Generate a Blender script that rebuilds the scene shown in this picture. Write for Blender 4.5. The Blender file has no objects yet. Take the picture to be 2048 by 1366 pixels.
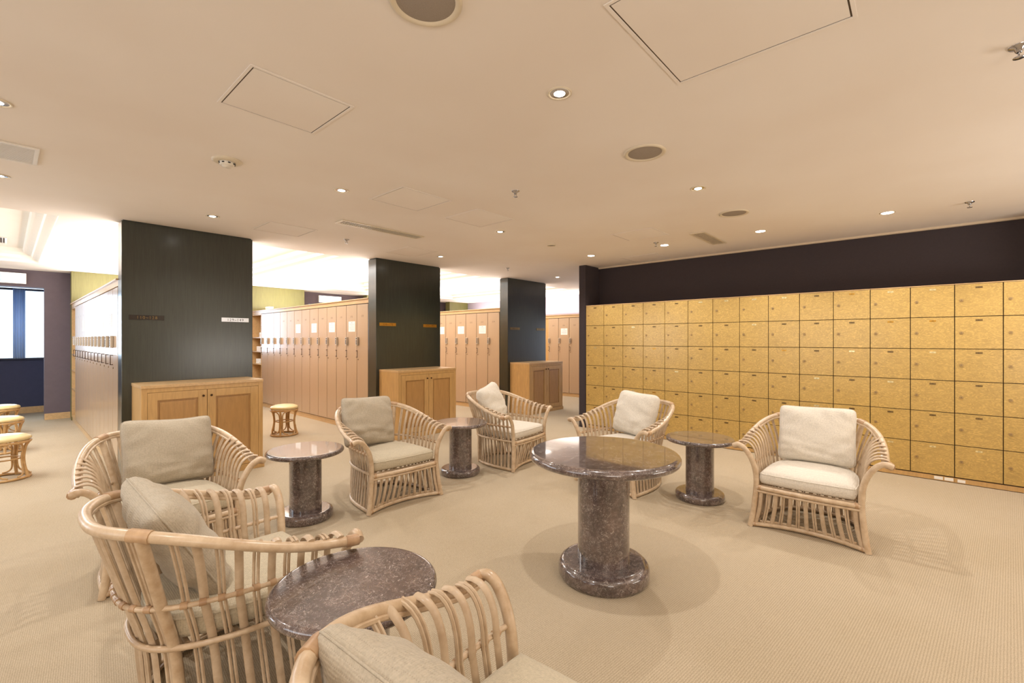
import bpy, bmesh, math, random
from mathutils import Vector, Matrix
random.seed(7)
PI = math.pi
C = bpy.context.scene.collection
SC = bpy.context.scene

# ------------------------------------------------------------------ camera
cam_d = bpy.data.cameras.new('camera'); cam = bpy.data.objects.new('camera', cam_d); C.objects.link(cam)
cam.location = (0, 0, 1.4)
cam.rotation_euler = (PI/2, 0, math.radians(41.9 - 90))
cam_d.sensor_width = 36.0; cam_d.lens = 910/2048*36; cam_d.shift_y = -3/2048
cam_d.clip_start = 0.02; cam_d.clip_end = 100
SC.camera = cam
SC.view_settings.view_transform = 'Standard'; SC.view_settings.look = 'None'
SC.view_settings.gamma = 1.0; SC.view_settings.exposure = 0.0
SC.view_settings.use_curve_mapping = False

# ------------------------------------------------------------------ world (daylight behind the far windows)
w = bpy.data.worlds.new('sky'); SC.world = w; w.use_nodes = True
bg = w.node_tree.nodes['Background']; bg.inputs[0].default_value = (0.78, 0.9, 1.0, 1); bg.inputs[1].default_value = 3.0

WARM = (1.0, 0.95, 0.90); COOL = (0.72, 0.85, 1.0); NEUT = (1.0, 1.0, 1.0)
def area(name, loc, rot, sx, sy, e, col):
    d = bpy.data.lights.new(name, 'AREA'); d.shape = 'RECTANGLE'; d.size = sx; d.size_y = sy; d.energy = e; d.color = col
    o = bpy.data.objects.new(name, d); C.objects.link(o); o.location = loc; o.rotation_euler = rot
    return o
# daylight entering by the end windows
for xc in (-0.05, 2.79, 5.64, 8.49):
    area('window_daylight', (xc, 13.05, 1.75), (-PI/2, 0, 0), 1.3, 1.3, 42, COOL)
# daylight from the windows along the left side of the club room
area('side_daylight', (-2.9, 8.2, 1.55), (0, -PI/2, 0), 1.4, 4.6, 90, COOL)
area('side_daylight', (-2.9, 2.0, 1.55), (0, -PI/2, 0), 1.4, 3.0, 35, (0.85, 0.92, 1.0))
# daylight from the right-hand end of the last aisle
area('side_daylight', (10.0, 5.0, 1.3), (0, PI/2, 0), 1.2, 1.3, 26, COOL)
# added fill above the locker banks, no fixtures there, whitening the rear ceiling
for xc in (1.37, 4.21, 7.06):
    area('bank_ceiling_fill', (xc, 8.55, 2.09), (PI, 0, 0), 1.0, 4.7, 120, NEUT)
area('bank_ceiling_fill', (9.72, 8.2, 2.09), (PI, 0, 0), 0.6, 4.8, 75, NEUT)
# cove lamps in the four ceiling coffers
for xc in (-0.7, 2.65, 5.48, 8.33):
    area('cove_light', (xc, 8.25, 2.74), (0, 0, 0), 0.8, 3.9, 64 if xc > 0 else 95, NEUT)
# added fill behind the camera, unseen, to brighten the lounge ceiling
area('lounge_ceiling_fill', (-1.6, -2.4, 1.0), (math.radians(155), 0, math.radians(-35)), 2.0, 1.2, 95, (1.0, 0.94, 0.86))
area('lounge_ceiling_fill', (4.2, -3.0, 1.0), (math.radians(155), 0, 0), 2.0, 1.0, 80, (1.0, 0.94, 0.86))

LAMPS = [(1.80, 1.305, 1), (1.80, 3.45, 1), (1.343, 5.10, 1), (3.66, 3.46, 1), (4.18, 5.13, 1), (3.66, 1.307, 1),
         (5.557, 1.31, 2), (5.55, 0.23, 2), (5.565, 2.405, 2), (5.56, 3.48, 2), (7.03, 5.145, 1), (-0.03, 3.46, 1), (-0.03, 5.0, 1),
         (5.55, -0.85, 2), (3.66, -0.845, 1), (1.80, -0.845, 1), (-0.05, 1.305, 1)]

# ------------------------------------------------------------------ materials
def lin(c):
    return tuple(((v/255)/12.92 if v/255 <= 0.04045 else ((v/255+0.055)/1.055)**2.4) for v in c) + (1,)
class NT:
    def __init__(s, name):
        s.m = bpy.data.materials.new(name); s.m.use_nodes = True; s.t = s.m.node_tree; s.b = s.t.nodes['Principled BSDF']
    def n(s, typ, **kw):
        x = s.t.nodes.new(typ)
        for k, v in kw.items(): setattr(x, k, v)
        return x
    def l(s, a, b): s.t.links.new(a, b)
    def coord(s, scale=(1, 1, 1), rand=True):
        tc = s.n('ShaderNodeTexCoord'); mp = s.n('ShaderNodeMapping'); mp.inputs['Scale'].default_value = scale
        s.l(tc.outputs['Object'], mp.inputs['Vector'])
        if rand:
            oi = s.n('ShaderNodeObjectInfo'); mu = s.n('ShaderNodeMath', operation='MULTIPLY'); mu.inputs[1].default_value = 37.0
            s.l(oi.outputs['Random'], mu.inputs[0]); s.l(mu.outputs[0], mp.inputs['Location'])
        return mp.outputs['Vector']
    def noise(s, vec, scale, detail=3, rough=.5, dist=0):
        x = s.n('ShaderNodeTexNoise'); x.inputs['Scale'].default_value = scale; x.inputs['Detail'].default_value = detail
        x.inputs['Roughness'].default_value = rough; x.inputs['Distortion'].default_value = dist
        s.l(vec, x.inputs['Vector']); return x.outputs['Fac']
    def ramp(s, fac, stops):
        r = s.n('ShaderNodeValToRGB'); e = r.color_ramp.elements
        while len(e) < len(stops): e.new(0.5)
        for i, (p, c) in enumerate(stops): e[i].position = p; e[i].color = c
        s.l(fac, r.inputs[0]); return r.outputs[0]
    def mix(s, fac, a, b, typ='MIX'):
        x = s.n('ShaderNodeMix', data_type='RGBA', blend_type=typ)
        if hasattr(fac, 'links'): s.l(fac, x.inputs[0])
        else: x.inputs[0].default_value = fac
        for v, i in ((a, 6), (b, 7)):
            if hasattr(v, 'links'): s.l(v, x.inputs[i])
            else: x.inputs[i].default_value = v
        return x.outputs[2]
    def bump(s, h, strength=.3, dist=.002):
        x = s.n('ShaderNodeBump'); x.inputs['Strength'].default_value = strength; x.inputs['Distance'].default_value = dist
        s.l(h, x.inputs['Height']); s.l(x.outputs[0], s.b.inputs['Normal'])
    def col(s, c):
        if hasattr(c, 'links'): s.l(c, s.b.inputs['Base Color'])
        else: s.b.inputs['Base Color'].default_value = c
    def set(s, rough=.5, metal=0, coat=0, coat_r=.1, spec=.5):
        s.b.inputs['Roughness'].default_value = rough; s.b.inputs['Metallic'].default_value = metal
        s.b.inputs['Coat Weight'].default_value = coat; s.b.inputs['Coat Roughness'].default_value = coat_r
        s.b.inputs['Specular IOR Level'].default_value = spec
        return s.m

def plain(name, c, rough=.5, metal=0, coat=0, nz=.06, sc=12, spec=.5):
    t = NT(name); f = t.noise(t.coord(), sc, 3)
    c1 = lin(c); a = tuple(v*(1-nz) for v in c1[:3])+(1,); b = tuple(min(1, v*(1+nz)) for v in c1[:3])+(1,)
    t.col(t.ramp(f, [(.3, a), (.7, b)])); return t.set(rough, metal, coat, spec=spec)
def emis(name, c, s):
    t = NT(name); t.col((0, 0, 0, 1)); t.b.inputs['Emission Color'].default_value = c + (1,); t.b.inputs['Emission Strength'].default_value = s
    return t.m

def mk_wood(name, c, grain=(1, 1, 10), rough=.35, coat=.2, contrast=.12, coat_r=.15, fleck=0):
    t = NT(name); v = t.coord(grain); c1 = lin(c)
    f = t.noise(v, 6, 5, .6, .6)
    a = tuple(x*(1-contrast) for x in c1[:3])+(1,); b = tuple(min(1, x*(1+contrast)) for x in c1[:3])+(1,)
    colr = t.ramp(f, [(.3, a), (.7, b)])
    if fleck:
        v2 = t.coord((1, 1, 2.6)); fl = t.noise(v2, 15, 2, .5, 3.5)
        m = t.ramp(fl, [(.46, (0, 0, 0, 1)), (.72, (1, 1, 1, 1))])
        mm = t.n('ShaderNodeMath', operation='MULTIPLY'); mm.inputs[1].default_value = fleck; t.l(m, mm.inputs[0])
        colr = t.mix(mm.outputs[0], colr, tuple(min(1, x*1.45) for x in c1[:3])+(1,))
        t.bump(fl, .12, .0015)
    t.col(colr); return t.set(rough, 0, coat, coat_r)

M = {}
M['maple'] = mk_wood('maple_veneer', (196, 156, 100), (6, 6, .8), .34, .25)
M['maple_figured'] = mk_wood('figured_maple_door', (184, 152, 86), (2, 2, 2), .3, .3, .08, .18, .9)
M['maple_trim'] = mk_wood('maple_trim', (204, 168, 120), (6, .8, 6), .32, .3)
M['locker_skin'] = mk_wood('tan_locker_laminate', (184, 156, 126), (30, 30, 1.2), .34, .6, .03, .14)
M['locker_edge'] = plain('dark_gap', (62, 38, 22), .6)
M['cabinet_panel'] = mk_wood('cabinet_panel_maple', (178, 136, 84), (7, 7, .9), .3, .3)
M['green_stain'] = mk_wood('green_black_stained_wood', (36, 41, 33), (14, 14, .7), .3, .7, .3, .2)
M['green_far'] = mk_wood('lit_green_stained_wood', (108, 104, 58), (14, 14, .7), .4, .2, .14)  # lighter copy of the green stain; the bright rear light is in the colour
M['dark_wall'] = plain('charcoal_plum_wall', (58, 49, 52), .85, nz=.05, sc=60)
M['mauve_wall'] = plain('mauve_grey_wall', (150, 140, 150), .85, nz=.03)
M['far_wall'] = plain('plum_grey_wall', (104, 92, 98), .85, nz=.04)
M['navy'] = plain('navy_window_wall', (62, 66, 92), .8, nz=.05)
M['cream_wall'] = plain('cream_wall', (214, 196, 170), .9, nz=.02)
M['white_plastic'] = plain('off_white_plastic', (226, 218, 205), .45, nz=.02)
M['cream_metal'] = plain('cream_painted_metal', (216, 202, 178), .4, nz=.02)
M['grille'] = plain('grey_speaker_mesh', (150, 138, 126), .7, nz=.12, sc=400)
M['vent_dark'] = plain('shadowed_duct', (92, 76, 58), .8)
M['chrome'] = plain('chrome', (190, 190, 195), .2, 1, nz=.02)
M['steel'] = plain('steel_painted_reflection', (232, 236, 244), .3, .35, nz=.03)  # pale base colour stands in for a bright reflection on polished steel
M['brass'] = plain('brass_plate', (206, 158, 72), .3, 1, nz=.05)
M['brass_dim'] = plain('dim_brass_plate', (128, 106, 70), .35, .8, nz=.08)
M['bright_plate'] = plain('brass_plate_glint', (240, 224, 170), .25, .6, nz=.03)  # paler copy of the dim brass, painting glints on some plates
M['lock_brass'] = plain('brass_lock', (176, 148, 102), .4, .6, nz=.04)
M['bronze'] = plain('dark_bronze', (74, 52, 36), .35, .8)
M['ink'] = plain('black_ink', (40, 34, 30), .6)
M['black_plate'] = plain('black_gloss_plate', (26, 22, 26), .12, 0, .6)
M['keypad'] = plain('silver_keypad_housing', (196, 186, 172), .3, .5)
M['keypad_dark'] = plain('keypad_buttons', (60, 58, 60), .4)
M['paper'] = plain('paper_notice', (238, 234, 226), .8, nz=.02)
M['pale_ink'] = plain('pale_printed_text', (150, 150, 160), .8)
M['lamp'] = emis('lamp_glow', (1.0, 0.95, 0.86), 30)
M['sign_glow'] = emis('exit_sign_face', (1.0, 1.0, 1.0), 2.2)
M['sign_green'] = emis('exit_sign_green', (0.55, 1.0, 0.78), 1.1)
M['towel'] = plain('white_towel', (240, 240, 240), .9, nz=.03)
M['dark_frame'] = plain('dark_window_frame', (44, 48, 66), .5)

def mk_ceiling():
    t = NT('ceiling_paint'); v = t.coord(rand=False)
    f = t.noise(v, .9, 3, .5); c = t.ramp(f, [(.35, lin((232, 221, 210))), (.65, lin((237, 228, 219)))])
    t.col(c); t.bump(t.noise(v, 220, 2), .12, .001); return t.set(.9)
M['ceiling'] = mk_ceiling()
M['ceiling_rear'] = plain('coffer_white_paint', (240, 234, 224), .9, nz=.01)
def mk_carpet():
    t = NT('sisal_weave_carpet'); v = t.coord(rand=False)
    w1 = t.n('ShaderNodeTexWave', wave_type='BANDS', bands_direction='X'); w1.inputs['Scale'].default_value = 42; w1.inputs['Distortion'].default_value = 2.6; w1.inputs['Detail Scale'].default_value = 6
    w2 = t.n('ShaderNodeTexWave', wave_type='BANDS', bands_direction='Y'); w2.inputs['Scale'].default_value = 30; w2.inputs['Distortion'].default_value = 2.6; w2.inputs['Detail Scale'].default_value = 6
    mp = t.n('ShaderNodeMapping'); mp.inputs['Rotation'].default_value = (0, 0, 0.1); t.l(v, mp.inputs['Vector'])
    t.l(mp.outputs[0], w1.inputs['Vector']); t.l(mp.outputs[0], w2.inputs['Vector'])
    mu = t.n('ShaderNodeMath', operation='MULTIPLY'); t.l(w1.outputs['Fac'], mu.inputs[0]); t.l(w2.outputs['Fac'], mu.inputs[1])
    a = t.ramp(mu.outputs[0], [(.0, lin((142, 126, 100))), (.5, lin((204, 186, 158)))])
    n1 = t.noise(v, 260, 2); n2 = t.noise(v, 1.1, 4)
    b = t.mix(.45, a, t.ramp(n1, [(.3, lin((144, 127, 102))), (.7, lin((214, 198, 174)))]))
    c = t.mix(.14, b, t.ramp(n2, [(.35, lin((184, 166, 134))), (.65, lin((214, 200, 178)))]))
    t.col(c); t.bump(mu.outputs[0], .3, .002); return t.set(.95, spec=.2)
M['carpet'] = mk_carpet()
def mk_marble():
    t = NT('brown_veined_marble'); v = t.coord()
    wob = t.n('ShaderNodeTexNoise'); wob.inputs['Scale'].default_value = 9; t.l(v, wob.inputs['Vector'])
    ad = t.n('ShaderNodeVectorMath', operation='MULTIPLY_ADD'); ad.inputs[1].default_value = (.06, .06, .06); t.l(wob.outputs['Color'], ad.inputs[0]); t.l(v, ad.inputs[2])
    base = t.ramp(t.noise(v, 7, 6, .7), [(.3, lin((54, 43, 42))), (.52, lin((84, 68, 65))), (.75, lin((120, 99, 90)))])
    out = base
    for sc, wd, am, ds in ((16, .012, .75, 3.2), (34, .02, .7, 2.4), (70, .03, .5, 1.5)):
        f = t.noise(ad.outputs[0], sc, 2, .5, ds)
        e = t.ramp(f, [(.5-wd, (0, 0, 0, 1)), (.5, (1, 1, 1, 1)), (.5+wd, (0, 0, 0, 1))])
        msk = t.ramp(t.noise(v, sc*.8, 3), [(.46, (0, 0, 0, 1)), (.6, (1, 1, 1, 1))])
        mu = t.n('ShaderNodeMath', operation='MULTIPLY'); t.l(e, mu.inputs[0]); t.l(msk, mu.inputs[1])
        m2 = t.n('ShaderNodeMath', operation='MULTIPLY'); t.l(mu.outputs[0], m2.inputs[0]); m2.inputs[1].default_value = am
        out = t.mix(m2.outputs[0], out, lin((214, 202, 194)))
    t.col(out); return (setattr(t.b.inputs['Coat IOR'], 'default_value', 1.75), t.set(.26, 0, 1.0, .045))[1]
M['marble'] = mk_marble()
def mk_rattan(name, c1, c2, rough=.36):
    t = NT(name); v = t.coord((1, 1, 1)); f = t.noise(v, 22, 4, .6)
    f2 = t.noise(t.coord((1, 1, 1)), 3.5, 2)
    a = t.ramp(f, [(.3, lin(c1)), (.7, lin(c2))])
    t.col(t.mix(.3, a, t.ramp(f2, [(.35, lin(c1)), (.65, lin(c2))]))); return t.set(rough, 0, .25, .2)
M['rattan'] = mk_rattan('pale_rattan', (182, 152, 118), (220, 198, 168))
M['rattan_flat'] = mk_rattan('rattan_split', (176, 150, 120), (210, 188, 160), .5)
M['rattan_bind'] = mk_rattan('rattan_binding', (158, 122, 88), (202, 168, 130), .5)
M['rattan_stool'] = mk_rattan('honey_rattan', (176, 132, 78), (214, 176, 122))
def mk_fabric(name, c, sc=260):
    t = NT(name); v = t.coord(rand=False)
    w1 = t.n('ShaderNodeTexWave', wave_type='BANDS', bands_direction='X'); w1.inputs['Scale'].default_value = sc/5; w1.inputs['Distortion'].default_value = 1.5
    w2 = t.n('ShaderNodeTexWave', wave_type='BANDS', bands_direction='Z'); w2.inputs['Scale'].default_value = sc/5; w2.inputs['Distortion'].default_value = 1.5
    w3 = t.n('ShaderNodeTexWave', wave_type='BANDS', bands_direction='Y'); w3.inputs['Scale'].default_value = sc/5; w3.inputs['Distortion'].default_value = 1.5
    for x in (w1, w2, w3): t.l(v, x.inputs['Vector'])
    mu = t.n('ShaderNodeMath', operation='ADD'); t.l(w1.outputs['Fac'], mu.inputs[0]); t.l(w2.outputs['Fac'], mu.inputs[1])
    mv = t.n('ShaderNodeMath', operation='ADD'); t.l(mu.outputs[0], mv.inputs[0]); t.l(w3.outputs['Fac'], mv.inputs[1])
    c1 = lin(c); f = t.noise(v, 120, 3, .7)
    a = t.ramp(f, [(.3, tuple(x*.86 for x in c1[:3])+(1,)), (.7, tuple(min(1, x*1.1) for x in c1[:3])+(1,))])
    d = t.ramp(mv.outputs[0], [(.2, (.72, .7, .68, 1)), (.6, (1, 1, 1, 1))])
    t.col(t.mix(.7, a, d, 'MULTIPLY')); t.bump(mv.outputs[0], .35, .0012)
    t.b.inputs['Sheen Weight'].default_value = .15
    return t.set(.95, spec=.2)
M['fabric_beige'] = mk_fabric('beige_linen', (188, 176, 150))
M['fabric_greige'] = mk_fabric('greige_linen_shaded', (184, 172, 152))  # beige dye with some shade put into the colour
M['fabric_pale'] = mk_fabric('pale_linen_lamplit', (226, 218, 204))  # paler dye, with light from the nearby lamps put into the colour
M['fabric_seat'] = mk_fabric('sand_linen', (196, 184, 160))
M['vinyl'] = plain('yellow_vinyl', (224, 202, 148), .35, 0, .3, nz=.03)
def mk_glass():
    t = NT('window_glass'); n = t.t.nodes; o = n['Material Output']
    tr = t.n('ShaderNodeBsdfTransparent'); tr.inputs[0].default_value = (.93, .97, 1, 1); gl = t.n('ShaderNodeBsdfGlossy'); gl.inputs['Roughness'].default_value = .03
    mx = t.n('ShaderNodeMixShader'); mx.inputs[0].default_value = .06; t.l(tr.outputs[0], mx.inputs[1]); t.l(gl.outputs[0], mx.inputs[2]); t.l(mx.outputs[0], o.inputs[0])
    return t.m
M['glass'] = mk_glass()
def mk_sheer():
    t = NT('sheer_blue_curtain'); o = t.t.nodes['Material Output']
    d = t.n('ShaderNodeBsdfDiffuse'); d.inputs[0].default_value = lin((190, 205, 225)); tl = t.n('ShaderNodeBsdfTranslucent'); tl.inputs[0].default_value = lin((150, 172, 200))
    mx = t.n('ShaderNodeMixShader'); mx.inputs[0].default_value = .35; t.l(d.outputs[0], mx.inputs[1]); t.l(tl.outputs[0], mx.inputs[2]); t.l(mx.outputs[0], o.inputs[0])
    return t.m
M['sheer'] = mk_sheer()

# ------------------------------------------------------------------ mesh helpers
def bm_new(): return bmesh.new()
def box(bm, x0, y0, z0, x1, y1, z1, bev=0, mi=0):
    m = Matrix.Translation(((x0+x1)/2, (y0+y1)/2, (z0+z1)/2)) @ Matrix.Diagonal((abs(x1-x0), abs(y1-y0), abs(z1-z0), 1))
    r = bmesh.ops.create_cube(bm, size=1, matrix=m); vs = r['verts']
    fs = list({f for v in vs for f in v.link_faces})
    for f in fs: f.material_index = mi
    if bev > 0:
        es = list({e for v in vs for e in v.link_edges})
        rr = bmesh.ops.bevel(bm, geom=es, offset=bev, segments=2, profile=.7, affect='EDGES')
        for f in rr['faces']: f.material_index = mi
def obox(*a, **k):
    bm = bm_new(); box(bm, *a, **k); return bm
def lathe(bm, prof, seg=48, mi=0, c=(0, 0)):
    pp = []
    for k, (r, z) in enumerate(prof):   # keep flat tops flat under smooth shading
        if k and abs(prof[k-1][1]-z) < 1e-6 and r > .03 and prof[k-1][0] < r: pp.append((r-.002, z))
        pp.append((r, z))
        if k+1 < len(prof) and abs(prof[k+1][1]-z) < 1e-6 and r > prof[k+1][0] and r > .03: pp.append((r-.002, z))
    prof = pp; rings = []
    for r, z in prof:
        if r < 1e-5: rings.append([bm.verts.new((c[0], c[1], z))])
        else: rings.append([bm.verts.new((c[0]+r*math.cos(2*PI*i/seg), c[1]+r*math.sin(2*PI*i/seg), z)) for i in range(seg)])
    for a, b in zip(rings, rings[1:]):
        for i in range(seg):
            j = (i+1) % seg
            if len(a) == 1 and len(b) == 1: continue
            if len(a) == 1: f = bm.faces.new((a[0], b[i], b[j]))
            elif len(b) == 1: f = bm.faces.new((a[i], b[0], a[j]))
            else: f = bm.faces.new((a[i], b[i], b[j], a[j]))
            f.material_index = mi; f.smooth = True
def catmull(pts, n=6, closed=False):
    P = [Vector(p) for p in pts]; out = []
    N = len(P); segs = N if closed else N-1
    for i in range(segs):
        if closed: p0, p1, p2, p3 = P[(i-1) % N], P[i], P[(i+1) % N], P[(i+2) % N]
        else: p0 = P[i-1] if i > 0 else P[0]*2-P[1]; p1 = P[i]; p2 = P[i+1]; p3 = P[i+2] if i+2 < N else P[-1]*2-P[-2]
        for k in range(n):
            t = k/n; out.append(.5*((2*p1)+(p2-p0)*t+(2*p0-5*p1+4*p2-p3)*t*t+(3*p1-p0-3*p2+p3)*t**3))
    if not closed: out.append(P[-1].copy())
    return out
def tube(bm, pts, r, seg=8, closed=False, r2=None, side=None, mi=0):
    """sweep an ellipse (r along the side vector, r2 across) along pts"""
    P = [Vector(p) for p in pts]; N = len(P); r2 = r2 or r
    def tang(i):
        if closed: return (P[(i+1) % N]-P[i-1]).normalized()
        return (P[min(i+1, N-1)]-P[max(i-1, 0)]).normalized()
    t0 = tang(0)
    if side is None:
        s = t0.orthogonal().normalized()
    else: s = Vector(side)
    rings = []
    for i in range(N):
        t = tang(i); s = (s-t*s.dot(t)).normalized(); u = t.cross(s)
        rr = r(i/(N-1)) if callable(r) else r; q = rr if (callable(r) and r2 is r) else r2
        rings.append([bm.verts.new(P[i]+s*(rr*math.cos(2*PI*k/seg))+u*(q*math.sin(2*PI*k/seg))) for k in range(seg)])
    M_ = N if closed else N-1
    for i in range(M_):
        a, b = rings[i], rings[(i+1) % N]
        off = 0
        if closed and i == N-1:
            off = min(range(seg), key=lambda o: (a[0].co-b[o].co).length)
        for k in range(seg):
            f = bm.faces.new((a[k], a[(k+1) % seg], b[(k+1+off) % seg], b[(k+off) % seg])); f.smooth = True; f.material_index = mi
    if not closed:
        for rg, fl in ((rings[0], True), (rings[-1], False)):
            f = bm.faces.new(rg[::-1] if fl else rg); f.material_index = mi
_gl = {}
def glyph(ch):
    if ch not in _gl:
        c = bpy.data.curves.new('tmp_text', 'FONT'); c.body = ch; c.size = 1.0; c.resolution_u = 2
        o = bpy.data.objects.new('tmp_text', c); C.objects.link(o)
        dg = bpy.context.evaluated_depsgraph_get(); me = bpy.data.meshes.new_from_object(o.evaluated_get(dg))
        _gl[ch] = ([tuple(v.co) for v in me.vertices], [tuple(p.vertices) for p in me.polygons])
        bpy.data.objects.remove(o); bpy.data.curves.remove(c); bpy.data.meshes.remove(me)
    return _gl[ch]
def text(bm, s, size, origin, xdir, mi=0, adv=.58):
    """flat numerals centred on origin; xdir is the reading direction, z is up"""
    xd = Vector(xdir); W = adv*size*len(s)
    for i, ch in enumerate(s):
        vs, ps = glyph(ch)
        cx = (max(v[0] for v in vs)+min(v[0] for v in vs))/2
        ox = -W/2+adv*size*(i+.5)
        nv = [bm.verts.new(Vector(origin)+xd*(ox+(v[0]-cx)*size)+Vector((0, 0, (v[1]-.35)*size))) for v in vs]
        for p in ps:
            try: f = bm.faces.new([nv[k] for k in p]); f.material_index = mi
            except ValueError: pass
def obj(name, bm, mats, parent=None, smooth=None, loc=None):
    me = bpy.data.meshes.new(name); bmesh.ops.recalc_face_normals(bm, faces=bm.faces) if smooth != 'keep' else None
    bm.to_mesh(me); bm.free()
    for m in (mats if isinstance(mats, (list, tuple)) else [mats]): me.materials.append(m)
    if smooth == True:
        for p in me.polygons: p.use_smooth = True
        me.set_sharp_from_angle(angle=math.radians(50))
    o = bpy.data.objects.new(name, me); C.objects.link(o)
    if parent: o.parent = parent
    if loc: o.location = loc
    return o
def tag(o, label, cat, group=None):
    o['label'] = label; o['category'] = cat
    if group: o['group'] = group
    return o
def thing(name, label, cat, loc=(0, 0, 0), rz=0, group=None):
    o = bpy.data.objects.new(name, None); C.objects.link(o); o.location = loc; o.rotation_euler = (0, 0, rz)
    o.empty_display_size = .1
    return tag(o, label, cat, group)
def struct(name, bm, m, parent=None, smooth=None):
    o = obj(name, bm, m, parent, smooth)
    if not parent: o['kind'] = 'structure'
    return o
def dup(o, parent=None):
    c = o.copy(); C.objects.link(c); c.parent = parent
    for ch in list(o.children):
        dup(ch, c)
    return c

# ------------------------------------------------------------------ room shell
H = 2.6
struct('floor', obox(-3.2, -4.2, -.05, 10.3, 13.1, 0), M['carpet'])
def ceiling():
    bm = bm_new()
    cof = [(-1.9, .35), (2.1, 3.20), (4.95, 6.03), (7.8, 8.88)]; cy0, cy1 = 6.2, 10.3
    xs = sorted({-3.2, 10.3} | {v for a in cof for v in a}); ys = [-4.2, cy0, cy1, 11.4]
    for i in range(len(xs)-1):
        for j in range(3):
            if j == 1 and (xs[i], xs[i+1]) in cof: continue
            vs = [bm.verts.new(p) for p in ((xs[i], ys[j], H), (xs[i], ys[j+1], H), (xs[i+1], ys[j+1], H), (xs[i+1], ys[j], H))]
            bm.faces.new(vs)
    def ringp(x0, x1, y0, y1, z): return [(x0, y0, z), (x0, y1, z), (x1, y1, z), (x1, y0, z)]
    for x0, x1 in cof:
        pr = [(0, H), (0, H+.03), (.07, H+.06), (.08, H+.10), (.16, H+.13), (.17, H+.19)]
        R = [ringp(x0+d, x1-d, cy0+d, cy1-d, z) for d, z in pr]
        for a, b in zip(R, R[1:]):
            for k in range(4):
                f = bm.faces.new([bm.verts.new(p) for p in (a[k], a[(k+1) % 4], b[(k+1) % 4], b[k])]); f.material_index = 1
        f = bm.faces.new([bm.verts.new(p) for p in R[-1]]); f.material_index = 1
    me = bpy.data.meshes.new('ceiling'); bm.to_mesh(me); bm.free(); me.materials.append(M['ceiling']); me.materials.append(M['ceiling_rear'])
    o = bpy.data.objects.new('ceiling', me); C.objects.link(o); o['kind'] = 'structure'
ceiling()
struct('wall_left', obox(-3.2, -4.2, 0, -3.0, 13.1, 2.9), M['cream_wall'])
struct('wall_back', obox(-3.0, -4.2, 0, 6.2, -4.0, 2.9), M['cream_wall'])
bm = bm_new(); box(bm, 6.62, -4.2, 0, 6.78, 3.985, H); box(bm, 6.21, -4.2, 0, 6.62, -.96, H)
struct('wall_right', bm, M['dark_wall'])
struct('wall_pier', obox(6.2, 3.985, 0, 6.86, 4.105, H), M['dark_wall'])
struct('wall_return', obox(6.86, 3.985, 0, 10.2, 4.105, H), M['mauve_wall'])
struct('wall_side', obox(10.1, 4.105, 0, 10.3, 11.4, H), M['mauve_wall'])
# far wall with four openings, window alcoves behind
bm = bm_new(); ops = [(-.62, .46), (2.23, 3.31), (5.08, 6.16), (7.93, 9.01)]
xx = [-3.0] + [v for a in ops for v in a] + [10.3]
for i in range(0, len(xx), 2): box(bm, xx[i], 11.4, 0, xx[i+1], 11.55, 2.62)
for a, b in ops: box(bm, a, 11.4, 2.31, b, 11.55, 2.62)
struct('wall_far', bm, M['far_wall'])
bm = bm_new()
box(bm, -3.0, 12.75, 0, 10.3, 12.9, 1.03)
for i in range(0, len(xx), 2): box(bm, xx[i]+(.0 if i == 0 else .16), 12.75, 1.03, xx[i+1]-(.16 if i+1 < len(xx)-1 else 0), 12.9, 2.45)
for a, b in ops: box(bm, a-.2, 11.55, 0, a-.14, 12.75, 2.4); box(bm, b+.14, 11.55, 0, b+.2, 12.75, 2.4)
box(bm, -3.0, 11.55, 2.4, 10.3, 12.9, 2.45)
struct('wall_alcove', bm, M['navy'])
for i, (a, b) in enumerate(ops):
    bm = bm_new(); z0, z1 = 1.03, 2.38
    for q in ((a-.16, z0, a-.14, z1), (b+.14, z0, b+.16, z1), (a-.16, z0, b+.16, z0+.03), (a-.16, z1-.04, b+.16, z1)):
        box(bm, q[0], 12.7, q[1], q[2], 12.8, q[3])
    wn = struct('window_%d' % (i+1), bm, M['dark_frame'])
    obj('pane', obox(a-.14, 12.745, z0+.03, b+.14, 12.755, z1-.04), M['glass'], wn)
    bm = bm_new()
    for x0, x1 in ((b-.36, b-.2), (a+.02, a+.16)):
        pts = [(x0+(x1-x0)*k/16, 12.66+.014*math.sin(k*1.9)) for k in range(17)]
        vb = [bm.verts.new((p[0], p[1], 1.05)) for p in pts]; vt = [bm.verts.new((p[0], p[1], 2.36)) for p in pts]
        for k in range(16): bm.faces.new((vb[k], vb[k+1], vt[k+1], vt[k])).smooth = True
    cu = obj('curtain', bm, M['sheer'])
    m = cu.modifiers.new('s', 'SOLIDIFY'); m.thickness = .006
    tag(cu, ['pale blue sheer curtain at the open window left of the first locker bank', 'sheer curtain in window alcove behind the first green pillar',
             'sheer curtain in window alcove behind the second locker bank', 'sheer curtain in window alcove behind the third green pillar'][i], 'curtain', 'window curtains')
bm = bm_new()
for i in range(0, len(xx), 2): box(bm, xx[i]+(0 if i == 0 else .0), 11.385, 0, xx[i+1], 11.399, .11, .003)
struct('baseboard_far', bm, M['maple_trim'])
struct('baseboard_alcove', obox(-3.0, 12.73, 0, 10.2, 12.749, .12, .003), M['maple_trim'])
struct('trim_1', obox(6.585, -.9, H-.022, 6.62, 3.98, H), M['cream_wall'])

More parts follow.
